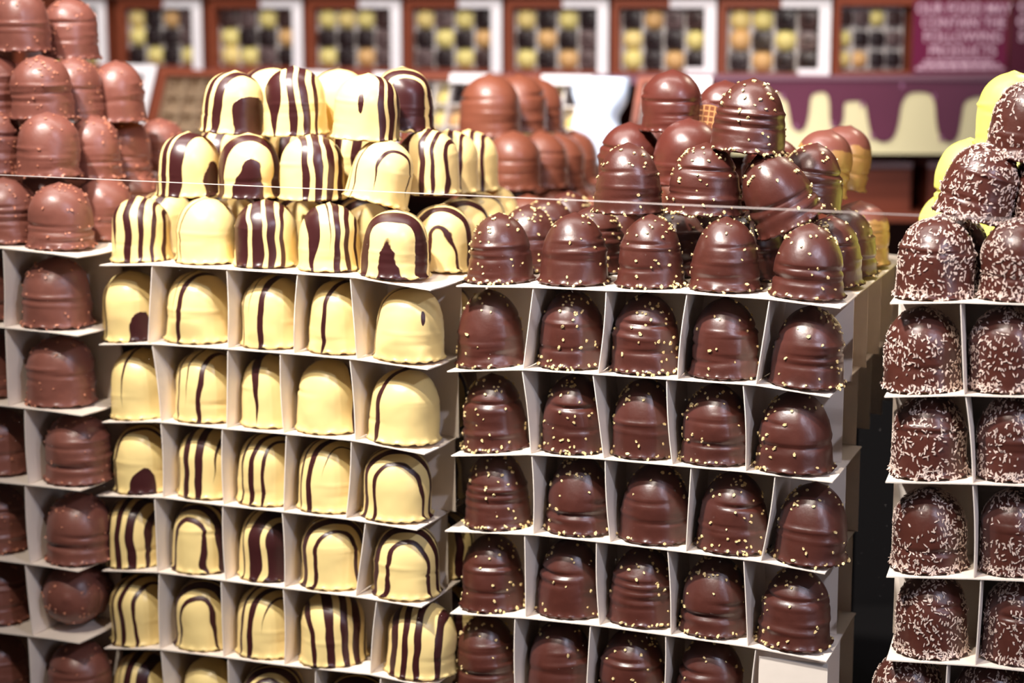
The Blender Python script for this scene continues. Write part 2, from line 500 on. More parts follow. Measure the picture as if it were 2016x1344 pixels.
# ------------------------------------------------------------------ stacks of trays
class Stack:
    def __init__(s, frame, sheets, divs, depth, name, cell=0.060, full=2):
        s.f = frame; s.name = name; s.cell = cell
        s.sheets = [[frame.hit(x, y) for (x, y) in row] for row in sheets]   # per sheet: (u, z) along its front edge
        while True:                                                         # further layers down to the counter, under the frame
            last = s.sheets[-1]; nxt = [(u, z - 0.0605) for u, z in last]
            if min(z for _, z in nxt) < COUNTER + 0.058: break
            s.sheets.append(nxt)
        s.depth = depth; s.dvs = {}
        last = s.sheets[-1]; s.low = COUNTER
        for k, row in enumerate(s.sheets):
            bottom_z = s.z
            root = empty('cardboard_tray', frame.world(0, 0, 0), -frame.th)
            nice = ORD[k] if k < 8 else 'lowest'
            if k < 8: lab = f'white card tray, {nice} layer of the {name} stack'
            else: lab = f'lowest white card layer of the {name} stack on the counter'
            tag(root, lab, 'tray', f'card trays of the {name} stack')
            us = [p[0] for p in row]; U0, U1 = us[0], us[-1]
            dep = depth if k < full else 2 * cell

            def sheet(a, b, k=k, U0=U0, U1=U1, dep=dep):
                u = U0 + (U1 - U0) * a; z = s.zs(k, u)
                sag = -0.0012 * math.sin(PI * min(1, b * dep / 0.06)) * 0.5
                return (u, b * dep, z - 0.0005 + sag), (0, 0, 1)
            panel('tray_base', sheet, 28, 12, 0.0009, M['card'], root)
            if k + 1 < len(s.sheets): zlow = lambda u, k=k: s.zs(k + 1, u)
            else: zlow = lambda u: s.low
            if k + 1 >= len(s.sheets) + 1: continue
            # walls that stand under this sheet, on the layer below
            dv = divs[k] if k < len(divs) else None
            if dv is None:
                n = 5 if len(row) > 3 else 2
                dv = []
                for i in range(1, n): dv.append((U0 + (U1 - U0) * i / n,) * 2)
            else:
                dv = [(frame.hit(a[0], a[1])[0], frame.hit(b_[0], b_[1])[0]) for a, b_ in dv]
            s.dvs[k] = dv
            for i, (ut, ub) in enumerate(dv):
                bow = 0.0012 * math.sin(i * 2.1 + k)

                def wall(a, b, ut=ut, ub=ub, bow=bow):
                    zt = s.zs(k, ut) - 0.0011; zb = zlow(ub) + 0.0001
                    u = ub + (ut - ub) * a + bow * math.sin(PI * a) + 0.0012 * math.sin(b * dep * 70 + i)
                    return (u, 0.0008 + b * (dep - 0.002), zb + (zt - zb) * a), (1, 0, 0)
                panel('divider', wall, 8, 20, 0.0007, M['card'], root)
            nw = max(1, round(dep / cell))
            for j in range(1, nw + 1):
                vv = cell * j - (0.0006 if j == nw else 0)
                if vv > dep: vv = dep - 0.0006

                def back(a, b, vv=vv):
                    u = U0 + 0.001 + (U1 - U0 - 0.002) * a; zt = s.zs(k, u) - 0.0011; zb = zlow(u) + 0.0001
                    return (u, vv + 0.0006 * math.sin(a * 9 + b * 2), zb + (zt - zb) * b), (0, -1, 0)
                panel('back_wall', back, 24, 4, 0.0007, M['card'], root)

        zr = min(s.zs(full, s.sheets[full][0][0]), s.zs(full, s.sheets[full][-1][0])) - 0.001
        mb = MB(); mb.box(min(p[0] for p in s.sheets[0]) + .035, max(p[0] for p in s.sheets[0]) - .035, 2 * cell + .006, depth - .004, 0, zr - COUNTER)
        o = mb.obj('added_riser', M['black']); o.location = frame.world(0, 0, COUNTER); o.rotation_euler = (0, 0, -frame.th)  # added black block: carries the deep upper trays and blackens the gap behind
        tag(o, f'added black riser block that darkens the gap behind the {name} stack', 'riser')

    def zs(s, k, u):
        row = s.sheets[k]
        if u <= row[0][0]: i = 0
        elif u >= row[-1][0]: i = len(row) - 2
        else: i = max(j for j in range(len(row) - 1) if row[j][0] <= u)
        (u0, z0), (u1, z1) = row[i], row[i + 1]
        return z0 + (z1 - z0) * (u - u0) / (u1 - u0)

    def z(s, k, u): return s.zs(k, u)

    def hs(s, k, px, py, want, v=0.031):
        """height scale of a sweet standing on sheet k, kept under the sheet above"""
        u, _ = s.f.hit(px, py, v); return min(want, (s.zs(k - 1, u) - s.zs(k, u) - 0.0022) / (HW * 1.0))

    def seat(s, k, px, py, r, v=0.0285, cell=True):
        """where a sweet of radius scale r sits on sheet k: point, lean with the card, radius scale that fits between the dividers"""
        u, _ = s.f.hit(px, py, v)
        if cell:
            us = [0.25 * a + 0.75 * b for a, b in s.dvs[k - 1]]
            lo = max([x for x in us if x < u] or [-9]) + 0.0008; hi = min([x for x in us if x > u] or [9]) - 0.0008
            if hi < 8 and lo > -8: r = min(r, (hi - lo) / 2 / (RW * 1.05))
            e = r * RW * 1.05
            u = min(max(u, lo + e), hi - e) if hi - lo > 2 * e - 1e-6 else (lo + hi) / 2
        za, zb, zc = s.zs(k, u - 0.021), s.zs(k, u + 0.021), s.zs(k, u)
        roll = 0.5 * math.degrees(math.atan((za - zb) / 0.042))
        p = s.f.world(u, v, max(zc, (za + zb) / 2) + 0.0007)
        return p, roll, r

    def cellpos(s, k, px, py, v=0.031):
        """the point on sheet k below a sweet whose middle shows at column px"""
        u, _ = s.f.hit(px, py, v)
        return s.f.world(u, v, s.zs(k, u) + 0.0003)


COUNTER = 0.90
def free(frame, px, py, v, R=RW):
    """base centre of a sweet standing higher up: px, py = lowest point of its front, v = depth of its middle"""
    u, _ = frame.hit(px, py, v); _, z = frame.hit(px, py, v - R)
    return frame.world(u, v, z)


# ================================================================== the setting
def struct(o): o['kind'] = 'structure'; return o


mb = MB(); mb.box(-3, 3, -1.5, 4.5, -0.1, 0.0); struct(mb.obj('floor', plain('stone_floor', (70, 60, 58), 0.6)))
mb = MB(); mb.box(-3, 3, 3.0, 3.1, 0.0, 3.0); struct(mb.obj('wall_back', M['wall']))
mb = MB(); mb.box(-1.3, 1.3, 1.02, 2.05, COUNTER - 0.04, COUNTER)
t = empty('display_counter', (0, 0, 0)); tag(t, 'dark counter carrying the stacks of marshmallow trays', 'counter')
mb.obj('counter_top', M['black'], t)
mb = MB(); mb.box(-1.25, 1.25, 1.12, 2.0, 0.0, COUNTER - 0.04); mb.obj('counter_body', M['black'], t)

# ================================================================== stack of striped cream marshmallows
FW = Frame(780, 1.425, 22)
W_SH = [
    [(196, 521), (298, 520), (443, 528), (582, 537), (700, 545), (848, 570)],
    [(195, 677), (298, 675.5), (444, 685), (575, 695), (701, 706), (842, 726)],
    [(201, 830), (314, 829), (438, 842), (554, 852), (698, 866), (836, 893)],
    [(190, 974), (320, 978), (436, 993), (557, 1006), (681, 1020), (821, 1042)],
    [(201, 1122), (309, 1125), (440, 1141), (557, 1156), (700, 1173), (830, 1194)],
    [(205, 1275), (314, 1277), (438, 1292), (557, 1308), (728, 1326), (850, 1352)],
    [(205, 1428), (314, 1432), (440, 1447), (557, 1462), (728, 1483), (850, 1507)]]
W_DV = [
    [((298, 521), (290, 675)), ((443, 529), (445, 684)), ((582, 538), (575, 694)), (((688, 545)), (701, 705))],
    [((298, 676), (316, 828)), ((445, 686), (443, 842)), ((548, 694), (555, 852)), ((687, 706), (698, 865))],
    [((315, 830), (320, 977)), ((434, 842), (437, 992)), ((560, 854), (555, 1005)), ((690, 866), (680, 1020))],
    [((303, 978), (309, 1124)), ((435, 993), (441, 1141)), ((552, 1006), (557, 1155)), ((718, 1025), (699, 1173))],
    [((312, 1126), (314, 1276)), ((432, 1141), (437, 1291)), ((554, 1156), (557, 1307)), ((740, 1178), (728, 1325))],
    [((316, 1277), (335, 1430)), ((445, 1292), (445, 1446)), ((618, 1315), (612, 1469)), ((748, 1329), (745, 1484))]]
SW = Stack(FW, W_SH, W_DV, 0.27, 'striped cream')

A = lambda *s: list(s)
W_CELLS = [  # column px, base py, angle, stripes, spots, (radius scale, height scale)
    [(266, 674, 60, A((.05, .045), (.99, 0.12, -.7, .46)), (), (.95, 1)), (394, 680, 45, A((.02, .035, .2), (.30, .085)), (), (1, 1)),
     (528, 690, 35, A((-.5, .045), (-.15, .05, .35), (.28, .09)), (), (.96, .98)), (657, 700, 42, A((.22, .075),), (), (.96, .99)),
     (806, 716, 78, A((.08, .055),), ((.42, .62, .07, .13),), (1.03, 1.01))],
    [(286, 828, 30, A((-.72, .05), (.0, .06, .1)), (), (1, 1)), (397, 838, 32, A((-.4, .05), (-.02, .045, .15), (.42, .075)), (), (1, 1)),
     (520, 848, 5, A((-.33, .15, .0), (.62, .08, .05)), (), (.97, 1)), (638, 860, -18, A((.62, .07), (.96, .06)), (), (.97, 1.0)),
     (790, 884, 50, A((.02, .085),), (), (1.05, 1.02))],
    [(289, 975, 88, A((.18, .06), (.46, .06), (.99, 0.06, -.7, .46)), (), (.98, 1)), (400, 988, 20, A((-.78, .05), (-.38, .11), (.10, .13), (.58, .05, .15)), (), (1, 1)),
     (524, 1003, 45, A((-.15, .06), (.27, .09), (.64, .05)), (), (1, 1)), (647, 1016, 52, A((-.15, .05), (.24, .10), (.62, .05, .45)), (), (1, 1)),
     (778, 1036, 86, A((.08, .06), (.38, .10), (.74, .045)), (), (1.05, 1))],
    [(274, 1122, 25, A((-.52, .08), (-.05, .11), (.42, .14), (.86, .05)), (), (.98, 1)), (397, 1135, 112, A((.1, .08), (.45, .13), (.84, .045)), (), (1, 1)),
     (524, 1153, 48, A((-.12, .05), (.38, .19), (.86, .13)), (), (.98, 1)), (660, 1166, 84, A((.12, .06), (.42, .12), (.78, .04)), (), (1.03, 1)),
     (790, 1187, 88, A((.05, .06), (.38, .14), (.80, .045)), (), (1.03, 1))],
    [(284, 1272, 42, A((-.2, .07), (.18, .10), (.62, .05)), (), (1, 1)), (406, 1288, 98, A((.15, .08), (.45, .14), (.82, .04)), (), (1, 1)),
     (528, 1300, 50, A((-.05, .07), (.35, .10), (.72, .045, .3)), (), (1, 1)), (658, 1312, -15, A((-.72, .06), (-.25, .12), (.2, .11), (.58, .11), (.9, .04)), (), (1.05, 1)),
     (812, 1338, 15, A((-.62, .10), (-.25, .10), (.15, .10), (.68, .08)), (), (1.05, 1))],
    [(288, 1425, 22, A((-.68, .04), (-.35, .035, .3), (.0, .14), (.5, .14)), (), (.98, 1)), (410, 1440, -65, A((.2, .16), (.55, .09), (.82, .14)), (), (1, 1)),
     (541, 1455, 90, A((.12, .10), (.42, .14), (.75, .05)), (), (1.03, 1)), (690, 1475, 95, A((.1, .06), (.4, .14), (.75, .05)), (), (1.03, 1)),
     (812, 1492, 88, A((.1, .06), (.4, .14)), (), (1.03, 1))]]


def wlab(stripes, ang):
    n = len(stripes); a = abs(ang)
    how = 'arched' if a > 65 else ('slanting' if a > 27 else 'upright')
    return f"{NUM[n]} {how} dark {'lines' if n > 1 else 'line'}"


def wplace(k, i, spec):
    px, py, ang, st, bl, sc = spec
    p, roll, r = SW.seat(k + 1, px, py, sc[0] * 1.03)
    spot = ' and drop' if bl else ''
    kiss('white', p, f"cream marshmallow, {wlab(st, ang)}{spot}, {ORD[k]} cell row, {['first', 'second', 'third', 'fourth', 'fifth'][i]} from left",
         'striped marshmallows in the tray cells', ang=ang, stripes=st, blobs=bl, roll=roll, sc=(r, SW.hs(k + 1, px, py, 1.09)))


for k, row in enumerate(W_CELLS):
    for i, spec in enumerate(row): wplace(k, i, spec)
    # the ones one cell further back, seen through the open right end
for k in range(6):
    u = max(SW.sheets[k + 1][-1][0] - 0.029, max(SW.dvs[k][-1]) + 0.0275)
    for j in (1,):
        kiss('white', FW.world(u, 0.031 + 0.06 * j, SW.zs(k + 1, u) + 0.0003),
             f"shadowed cream marshmallow behind the right end cell of the {ORD[k]} striped row", 'striped marshmallows in the tray cells',
             ang=70 + 20 * k, stripes=A((-.2, .06), (.35, .12)))

# loose ones piled on the top sheet: px, base py, angle, stripes, spots, scale, depth, roll, pitch, where
S5 = A((-.5, .09), (-.05, .1), (.4, .14))
W_TOP = [
    (282, 518, 4, A((-.72, .16, .15), (-.22, .12), (.22, .08), (.58, .06), (.86, .05)), (), (.97, 1), .031, 0, 0, 'first from left in the bottom row'),
    (408, 522, 60, A((-.12, .05), (.18, .035)), ((-.12, .78, .10, .15),), (.97, 1), .031, 0, 0, 'second from left in the bottom row'),
    (525, 532, -8, A((-.75, .16), (-.30, .15), (.12, .13), (.48, .07)), (), (1, 1), .031, 0, 0, 'third from left in the bottom row'),
    (650, 537, -10, A((-.60, .19, -.2), (-.08, .04, .2), (.18, .10), (.52, .08), (.82, .05)), (), (.96, 1), .031, 0, 0, 'fourth from left in the bottom row'),
    (777, 558, 96, A((.02, .06), (.48, .20), (.99, 0.07, -.7, .46)), (), (1.04, 1), .028, 0, 0, 'fifth from left in the bottom row'),
    (374, 391, 35, A((-.55, .09), (-.15, .12), (.30, .20), (.99, 0.09, -.7, .46)), (), (1, 1), .050, 0, 0, 'first from left in the middle row'),
    (492, 394, 84, A((.02, .06), (.42, .20), (.99, 0.09, -.7, .46)), (), (1, 1), .050, 0, 0, 'second from left in the middle row'),
    (616, 398, -10, A((-.28, .10), (.12, .12), (.48, .10), (.80, .08)), (), (1, 1), .050, 0, 0, 'third from left in the middle row'),
    (738, 408, 58, A((-.18, .035), (.12, .03), (.74, .055, .1)), (), (.98, 1), .046, 14, -6, 'leaning to the right in the middle row'),
    (458, 266, 48, A((-.42, .05), (-.10, .11), (.36, .15), (.98, 0.17, -.7, .68)), (), (1, .98), .066, 4, 0, 'left one of the peak'),
    (584, 270, -8, A((-.68, .22, -.1), (-.12, .12), (.28, .11), (.62, .06)), (), (1, 1.06), .066, -2, 0, 'middle one of the peak'),
    (720, 279, -15, A((.28, .09), (.58, .10), (.85, .07)), ((-.12, .60, .09, .20),), (1.04, 1.0), .060, 3, 0, 'right one of the peak'),
]
for (px, py, ang, st, bl, sc, v, roll, pit, where) in W_TOP:
    if where.endswith('bottom row'):
        p, roll, _ = SW.seat(0, px, py, 1, v, False)
    else:
        p = free(FW, px, py, v)
    kiss('white', p, f"cream marshmallow, {wlab(st, ang)}, striped pile, {where}", 'striped marshmallows piled on the top tray',
         ang=ang, stripes=st, blobs=bl, sc=sc, roll=roll, pitch=pit)
W_REAR = [  # px, py, v, angle, stripes, where
    (866, 528, .086, 84, A((.12, .05), (.45, .13), (.9, .03)), 'directly behind the fifth front one'),
    (905, 515, .136, 80, A((.1, .06), (.42, .16)), 'two places behind the fifth front one'),
    (935, 500, .187, 75, A((.1, .06), (.42, .10)), 'three places behind the fifth front one'),
    (964, 490, .238, 60, A((.25, .06),), 'furthest back on the right'),
    (843, 386, .105, 12, A((-.65, .26), (.05, .09), (.38, .06), (.75, .06)), 'upper one right of the leaning sweet'),
    (884, 383, .160, 8, A((-.4, .08), (.1, .09), (.5, .07)), 'upper one second behind the leaning sweet'),
    (924, 379, .215, 4, A((-.3, .08), (.15, .09), (.55, .07)), 'upper one third behind the leaning sweet'),
    (695, 370, .105, 5, A((-.3, .12), (.3, .14)), 'half hidden below the peak'),
    (560, 375, .110, 15, A((-.3, .12), (.3, .14)), 'hidden behind the middle row'),
    (440, 375, .110, 25, A((-.3, .12), (.3, .14)), 'hidden behind the middle row on the left'),
    (793, 262, .112, 80, A((.15, .06), (.48, .15), (.9, .13)), 'behind the right one of the peak'),
    (668, 262, .120, 80, A((.1, .07),), 'tip showing between two peak sweets'),
    (530, 255, .125, 60, A((.1, .2),), 'tip showing left of the tallest sweet'),
    (330, 505, .092, 40, S5, 'behind the first and second front ones'),
    (455, 512, .092, 70, S5, 'behind the second and third front ones'),
    (590, 520, .092, 70, S5, 'behind the third and fourth front ones'),
    (715, 528, .092, 70, S5, 'behind the fourth and fifth front ones'),
]
for (px, py, v, ang, st, where) in W_REAR:
    roll = 0
    if py > 450:
        p, roll, _ = SW.seat(0, px, py, 1, v, False)
    else: p = free(FW, px, py, v)
    kiss('white', p, f"cream marshmallow, {wlab(st, ang)}, {where}", 'striped marshmallows piled on the top tray', ang=ang, stripes=st, roll=roll)

# ================================================================== stack of nut sprinkled dark marshmallows
FD = Frame(885, 1.43, 20)
D_SH = [
    [(898, 562), (1049, 564), (1187, 570), (1345, 575), (1514, 587), (1655, 605)],
    [(880, 730), (1027, 726), (1173, 735), (1329, 746), (1485, 756), (1634, 780)],
    [(888, 896), (1044, 893), (1185, 902), (1319, 914), (1466, 927), (1639, 948)],
    [(876, 1044), (1050, 1051), (1198, 1067), (1347, 1085), (1498, 1104), (1624, 1128)],
    [(886, 1206), (1033, 1215), (1176, 1230), (1315, 1249), (1470, 1271), (1627, 1301)],
    [(880, 1366), (1027, 1376), (1172, 1392), (1315, 1410), (1470, 1432), (1627, 1462)]]
D_DV = [
    [((1049, 564), (1029, 726)), ((1190, 570), (1174, 735)), ((1349, 576), (1330, 745)), ((1514, 588), (1487, 755))],
    [((1027, 727), (1044, 892)), ((1164, 735), (1185, 901)), ((1309, 746), (1320, 913)), ((1462, 757), (1467, 926))],
    [((1046, 894), (1049, 1050)), ((1188, 903), (1198, 1066)), ((1357, 916), (1347, 1084)), ((1525, 930), (1497, 1103))],
    [((1032, 1051), (1034, 1214)), ((1171, 1066), (1177, 1229)), ((1311, 1082), (1317, 1248)), ((1463, 1101), (1471, 1270))],
    [((1013, 1215), (1014, 1375)), ((1159, 1230), (1150, 1391)), ((1307, 1249), (1300, 1409)), ((1487, 1276), (1474, 1432))]]
SD = Stack(FD, D_SH, D_DV, 0.30, 'nut-sprinkled dark')
D_CELLS = [
    [(968, 730, 1), (1117, 737, .96), (1260, 745, 1), (1416, 755, .98), (1576, 772, 1.04)],
    [(976, 890, .96), (1116, 898, .98), (1258, 905, .98), (1406, 920, .98), (1562, 936, 1.08)],
    [(981, 1045, 1), (1131, 1058, 1), (1273, 1073, 1.02), (1420, 1092, 1.02), (1577, 1113, 1.02)],
    [(972, 1208, .98), (1116, 1222, .97), (1256, 1238, .98), (1402, 1256, 1), (1562, 1283, 1.04)],
    [(960, 1372, .98), (1099, 1385, 1), (1245, 1400, 1), (1397, 1415, 1)]]
C5 = ['first', 'second', 'third', 'fourth', 'fifth']
for k, row in enumerate(D_CELLS):
    for i, (px, py, s) in enumerate(row):
        p, roll, r = SD.seat(k + 1, px, py, s * 1.04)
        kiss('dark', p, f"dark marshmallow with yellow nut bits, {ORD[k]} cell row, {C5[i]} from left", 'nut marshmallows in the tray cells',
             roll=roll, sc=(r, SD.hs(k + 1, px, py, 1.12)), seed=(k * 5 + i * 2 + 1) % 9)
# pale flap closing the empty cell at the lower right
u0, _ = FD.hit(1489, 1300); u1, z1 = FD.hit(1628, 1300)
mb = MB(); mb.box(0, u1 - u0 - 0.001, 0, 0.0008, -0.055, 0.0)
fl = mb.obj('card_flap', M['card']); fl.location = FD.world(u0 + 0.001, 0.004, SD.zs(4, u0) - 0.0075); fl.rotation_euler = (0, 0, -FD.th)
tag(fl, 'blank pale card flap closing the lowest right cell of the dark stack', 'card flap')

D_TOP = [(985, 560, .031, 1.0, 'first'), (1131, 562, .031, 1.02, 'second'), (1281, 569, .031, .98, 'third'), (1427, 576, .031, 1.02, 'fourth'), (1588, 593, .029, 1.03, 'fifth')]
for i, (px, py, v, s, nm) in enumerate(D_TOP):
    p, roll, _ = SD.seat(0, px, py, 1, v, False)
    kiss('dark', p, roll=roll, label=f"dark marshmallow with yellow nut bits, {nm} from left on the top tray edge", group='nut marshmallows piled on the top tray',
         sc=(s, 1.02 if i else 1.0), seed=[2, 5, 7, 1, 4][i])
D_UP = [  # px, py, v, roll, pitch, scale, type, where
    (1236, 425, .050, 0, 0, (1.0, 1.02), 'dark', 'left one standing on the front row'),
    (1385, 428, .052, 2, 0, (1.08, 1.03), 'dark', 'middle one standing on the front row'),
    (1560, 448, .058, -28, 0, (1.04, 1.12), 'dark', 'leaning left on the front row'),
    (1470, 304, .062, 5, 0, (1.12, 1.06), 'dark', 'highest one crowning the dark pile'),
    (1590, 420, .118, 6, 0, (1.0, 1.0), 'dark', 'behind the leaning one'),
    (1322, 262, .150, 0, 0, (.95, .95), 'bare', 'plain smooth one at the upper left of the dark pile'),
    (1240, 372, .150, 0, 0, (1.0, 1.0), 'bare', 'plain one behind the left upper nut sweet'),
    (1180 + 95, 368, .20, 0, 0, (1.0, 1.0), 'bare', 'plain one at the back left of the dark pile'),
    (1355, 368, .125, 0, 0, (1.05, 1.0), 'bare', 'plain one behind the middle upper nut sweet'),
    (1425, 275, .19, 0, 0, (.9, .9), 'bare', 'plain tip behind the crowning nut sweet'),
    (1645, 372, .250, 12, 0, (.95, 1.0), 'gold', 'golden sided one with chocolate cap, highest at the right'),
    (1606, 385, .190, 12, 0, (.95, 1.0), 'gold', 'golden sided one with chocolate cap, left of its twin'),
    (1520, 400, .20, 0, 0, (1, 1), 'bare', 'plain one hidden behind the leaning nut sweet'),
]
for (px, py, v, roll, pit, sc, ty, where) in D_UP:
    p = free(FD, px, py, v)
    if ty == 'dark': lab = f"dark marshmallow with yellow nut bits, {where}"
    else: lab = f"marshmallow without nuts, {where}"
    if ty == 'gold': lab = f"marshmallow, {where}"
    kiss(ty, p, lab, 'sweets piled on the dark stack', roll=roll, pitch=pit, sc=sc)
kiss('bare', free(FD, 1390, 266, .150), 'tipped marshmallow showing its golden wafer underside beside the crowning sweet', 'sweets piled on the dark stack', roll=-40, pitch=-88, sc=(.95, .95))
rows = [(.092, [1040, 1170, 1330, 1480, 1642]), (.153, [1078, 1215, 1370, 1530, 1678]), (.214, [1120, 1260, 1410, 1560, 1700])]
for j, (v, xs) in enumerate(rows):
    for i, px in enumerate(xs):
        u, _ = FD.hit(px, 520, v)
        ty = 'gold' if (j == 2 and i == 4) else 'dark'
        u = min(u, SD.sheets[0][-1][0] - 0.026)
        if ty == 'gold': lab = 'low golden sided marshmallow at the right rear of the dark pile'
        else: lab = f"dark nut-sprinkled marshmallow on the top tray, {['second', 'third', 'fourth'][j]} row back, {C5[i]} from left"
        kiss(ty, FD.world(u, v, max(SD.zs(0, u), (SD.zs(0, u - .02) + SD.zs(0, u + .02)) / 2) + .0012), lab, 'nut marshmallows piled on the top tray')

# ================================================================== coconut stack
FC = Frame(1748, 1.325, 16)
C_SH = [
    [(1752, 596), (1891, 594), (2016, 598), (2075, 602)],
    [(1741, 780), (1893, 777), (2016, 780), (2078, 784)],
    [(1743, 948), (1915, 951), (2016, 955), (2080, 959)],
    [(1745, 1134), (1917, 1138), (2016, 1142), (2082, 1147)],
    [(1745, 1298), (1920, 1309), (2016, 1319), (2085, 1327)]]
C_DV = [
    [((1891, 595), (1898, 776)), ((2060, 602), (2065, 782))], [((1901, 778), (1915, 950)), ((2065, 784), (2070, 957))],
    [((1915, 952), (1917, 1137)), ((2070, 959), (2072, 1145))], [((1931, 1140), (1920, 1308)), ((2075, 1147), (2078, 1325))],
    [((1865, 1306), (1862, 1470)), ((2030, 1322), (2030, 1480))]]
SCO = Stack(FC, C_SH, C_DV, 0.30, 'coconut', cell=0.062)
C_CELLS = [[(1824, 778, 1.07), (1980, 778, 1.06)], [(1828, 948, 1.07), (1988, 948, 1.05)], [(1828, 1136, 1.05), (1993, 1138, 1.06)],
           [(1832, 1300, 1.04), (1998, 1310, 1.05)], [(1800, 1470, 1.06), (1958, 1480, 1.06)]]
for k, row in enumerate(C_CELLS):
    for i, (px, py, s) in enumerate(row):
        p, roll, r = SCO.seat(k + 1, px, py, s, .030)
        kiss('coco', p, f"coconut-flaked marshmallow, {ORD[k]} cell row, {['left', 'right'][i]} column of the coconut stack",
             'coconut marshmallows in the tray cells', roll=roll, sc=(r, SCO.hs(k + 1, px, py, 1.14)), seed=(k * 2 + i * 3) % 9)
for (px, py, v, roll, sc, top, where) in [
    (1840, 592, .031, 0, (1.07, 1.10), 1, 'left one on the top tray edge'), (2003, 594, .031, 0, (1.08, 1.10), 1, 'right one on the top tray edge'),
    (1870, 585, .095, 0, (1.05, 1.05), 1, 'behind the left one on the top tray'), (2015, 585, .095, 0, (1.05, 1.05), 1, 'behind the right one on the top tray'),
    (1912, 440, .052, 14, (1.07, 1.09), 0, 'leaning right on the two front ones'), (2012, 322, .066, 6, (1.04, 1.12), 0, 'highest one at the right edge'),
    (2066, 445, .060, 0, (1.04, 1.1), 0, 'upper one cut by the right edge')]:
    p = SCO.cellpos(0, px, py, v) if top else free(FC, px, py, v)
    kiss('coco', p, f"coconut-flaked marshmallow, {where}", 'coconut marshmallows piled on the top tray', roll=roll, sc=sc)
for (px, py, v, top, where) in [(1868, 560, .235, 1, 'lowest one left of the coconut pile'), (1905, 420, .19, 0, 'middle one peeping past the leaning coconut sweet'),
                                (1990, 290, .17, 0, 'highest one behind the top coconut sweet'), (1985, 540, .24, 1, 'hidden low behind the coconut pile'),
                                (1925, 560, .175, 1, 'bottom one under the middle yellow sweet'), (1990, 555, .165, 1, 'bottom one under the highest yellow sweet'),
                                (1985, 420, .17, 0, 'in the gap between the highest yellow sweet and the card')]:
    u, _ = FC.hit(px, py, v)
    p = SCO.cellpos(0, px, py, v) if top else free(FC, px, py, v)
    kiss('yellow', p, f"smooth yellow marshmallow, {where}", 'yellow marshmallows behind the coconut ones', sc=(1.05, 1.1))

# ================================================================== left stack with caramel crumbs
FL = Frame(153, 1.50, 22.5)
L_SH = [
    [(-190, 470), (0, 487), (100, 498), (152, 506)],
    [(-190, 622), (0, 643), (100, 653), (153, 660)],
    [(-190, 770), (0, 797), (100, 808), (162, 817)],
    [(-190, 918), (0, 948), (100, 958), (158, 965)],
    [(-190, 1068), (0, 1102), (100, 1115), (154, 1124)],
    [(-190, 1205), (0, 1244), (100, 1256), (156, 1265)],
    [(-190, 1350), (0, 1395), (100, 1408), (156, 1418)]]
L_DV = [
    [((-130, 475), (-130, 630)), ((2, 487), (5, 643))], [((-130, 630), (-130, 780)), ((7, 644), (13, 798))], [((-110, 785), (-105, 930)), ((45, 803), (53, 952))],
    [((-110, 935), (-105, 1085)), ((46, 953), (56, 1108))], [((-110, 1085), (-105, 1225)), ((46, 1108), (61, 1251))], [((-110, 1225), (-105, 1370)), ((52, 1250), (58, 1403))]]
SL = Stack(FL, L_SH, L_DV, 0.30, 'caramel-crumb', cell=0.062)
L_CELLS = [(0, 110, 640), (1, 122, 800), (2, 140, 955), (3, 145, 1110), (5, 150, 1400)]
for (k, px, py) in L_CELLS:
    p, roll, r = SL.seat(k + 1, px, py, 1.12 if k < 1 else 1.08, .031)
    kiss('left', p, f"dark brown crumb-dotted marshmallow, {ORD[k]} cell row of the left stack, right column", 'crumb marshmallows in the tray cells',
         roll=roll, sc=(r, SL.hs(k + 1, px, py, 1.08)), seed=k + 1)
for (k, px, py) in [(0, -60, 630), (1, -55, 790), (2, -18, 940), (3, -18, 1095), (4, -14, 1235), (5, -12, 1385)]:
    p, roll, r = SL.seat(k + 1, px, py, 1.06, .031)
    kiss('left', p, f"dark brown crumb-dotted marshmallow, {ORD[k]} cell row of the left stack, cut by picture edge", 'crumb marshmallows in the tray cells',
         roll=roll, sc=(r, 1.04), seed=k + 3)
pp = SL.cellpos(5, 158, 1250, .045)
kiss('left', pp + Vector((0, 0.006, .0272)), 'brown marshmallow lying on its side with its dome facing out, fifth cell row', 'crumb marshmallows in the tray cells', pitch=84, sc=(1.04, .95), seed=6)
L_TOP = [  # px, py, v, level0?, scale, where
    (122, 492, .033, 1, 1.02, 'front right on the top tray'), (14, 486, .033, 1, 1.0, 'front left on the top tray'),
    (205, 480, .095, 1, 1, 'second back at the right of the top tray'), (262, 470, .155, 1, 1, 'third back at the right of the top tray'),
    (90, 475, .095, 1, 1, 'second back in the middle of the top tray'), (310, 465, .215, 1, 1, 'fourth back at the right of the top tray'),
    (98, 352, .052, 0, .98, 'middle one of the second level'), (-8, 345, .052, 0, .98, 'second level at the left picture edge'),
    (186, 356, .105, 0, .92, 'second level, second back on the right'), (246, 354, .160, 0, .92, 'second level, third back on the right'),
    (318, 352, .225, 0, .95, 'second level, dim one furthest right'),
    (84, 238, .068, 0, .98, 'third level, large front one'), (148, 238, .114, 0, .92, 'third level, behind the large front one'),
    (232, 243, .150, 0, .92, 'third level, furthest right'), (-12, 232, .068, 0, .98, 'third level at the left picture edge'),
    (42, 103, .085, 0, .96, 'peak, left one'), (140, 118, .135, 0, .94, 'peak, right one')]
for (px, py, v, top, s, where) in L_TOP:
    if top:
        u, _ = FL.hit(px, py, v); u = min(u, SL.sheets[0][-1][0] - 0.0265 + (0.0 if v < .2 else 0)); p = FL.world(u, v, SL.zs(0, u) + .0003)
    else: p = free(FL, px, py, v)
    kiss('left', p, f"reddish milk chocolate marshmallow with brown crumbs, {where}", 'crumb marshmallows piled on the left stack', sc=(s * 1.03, 1.02))

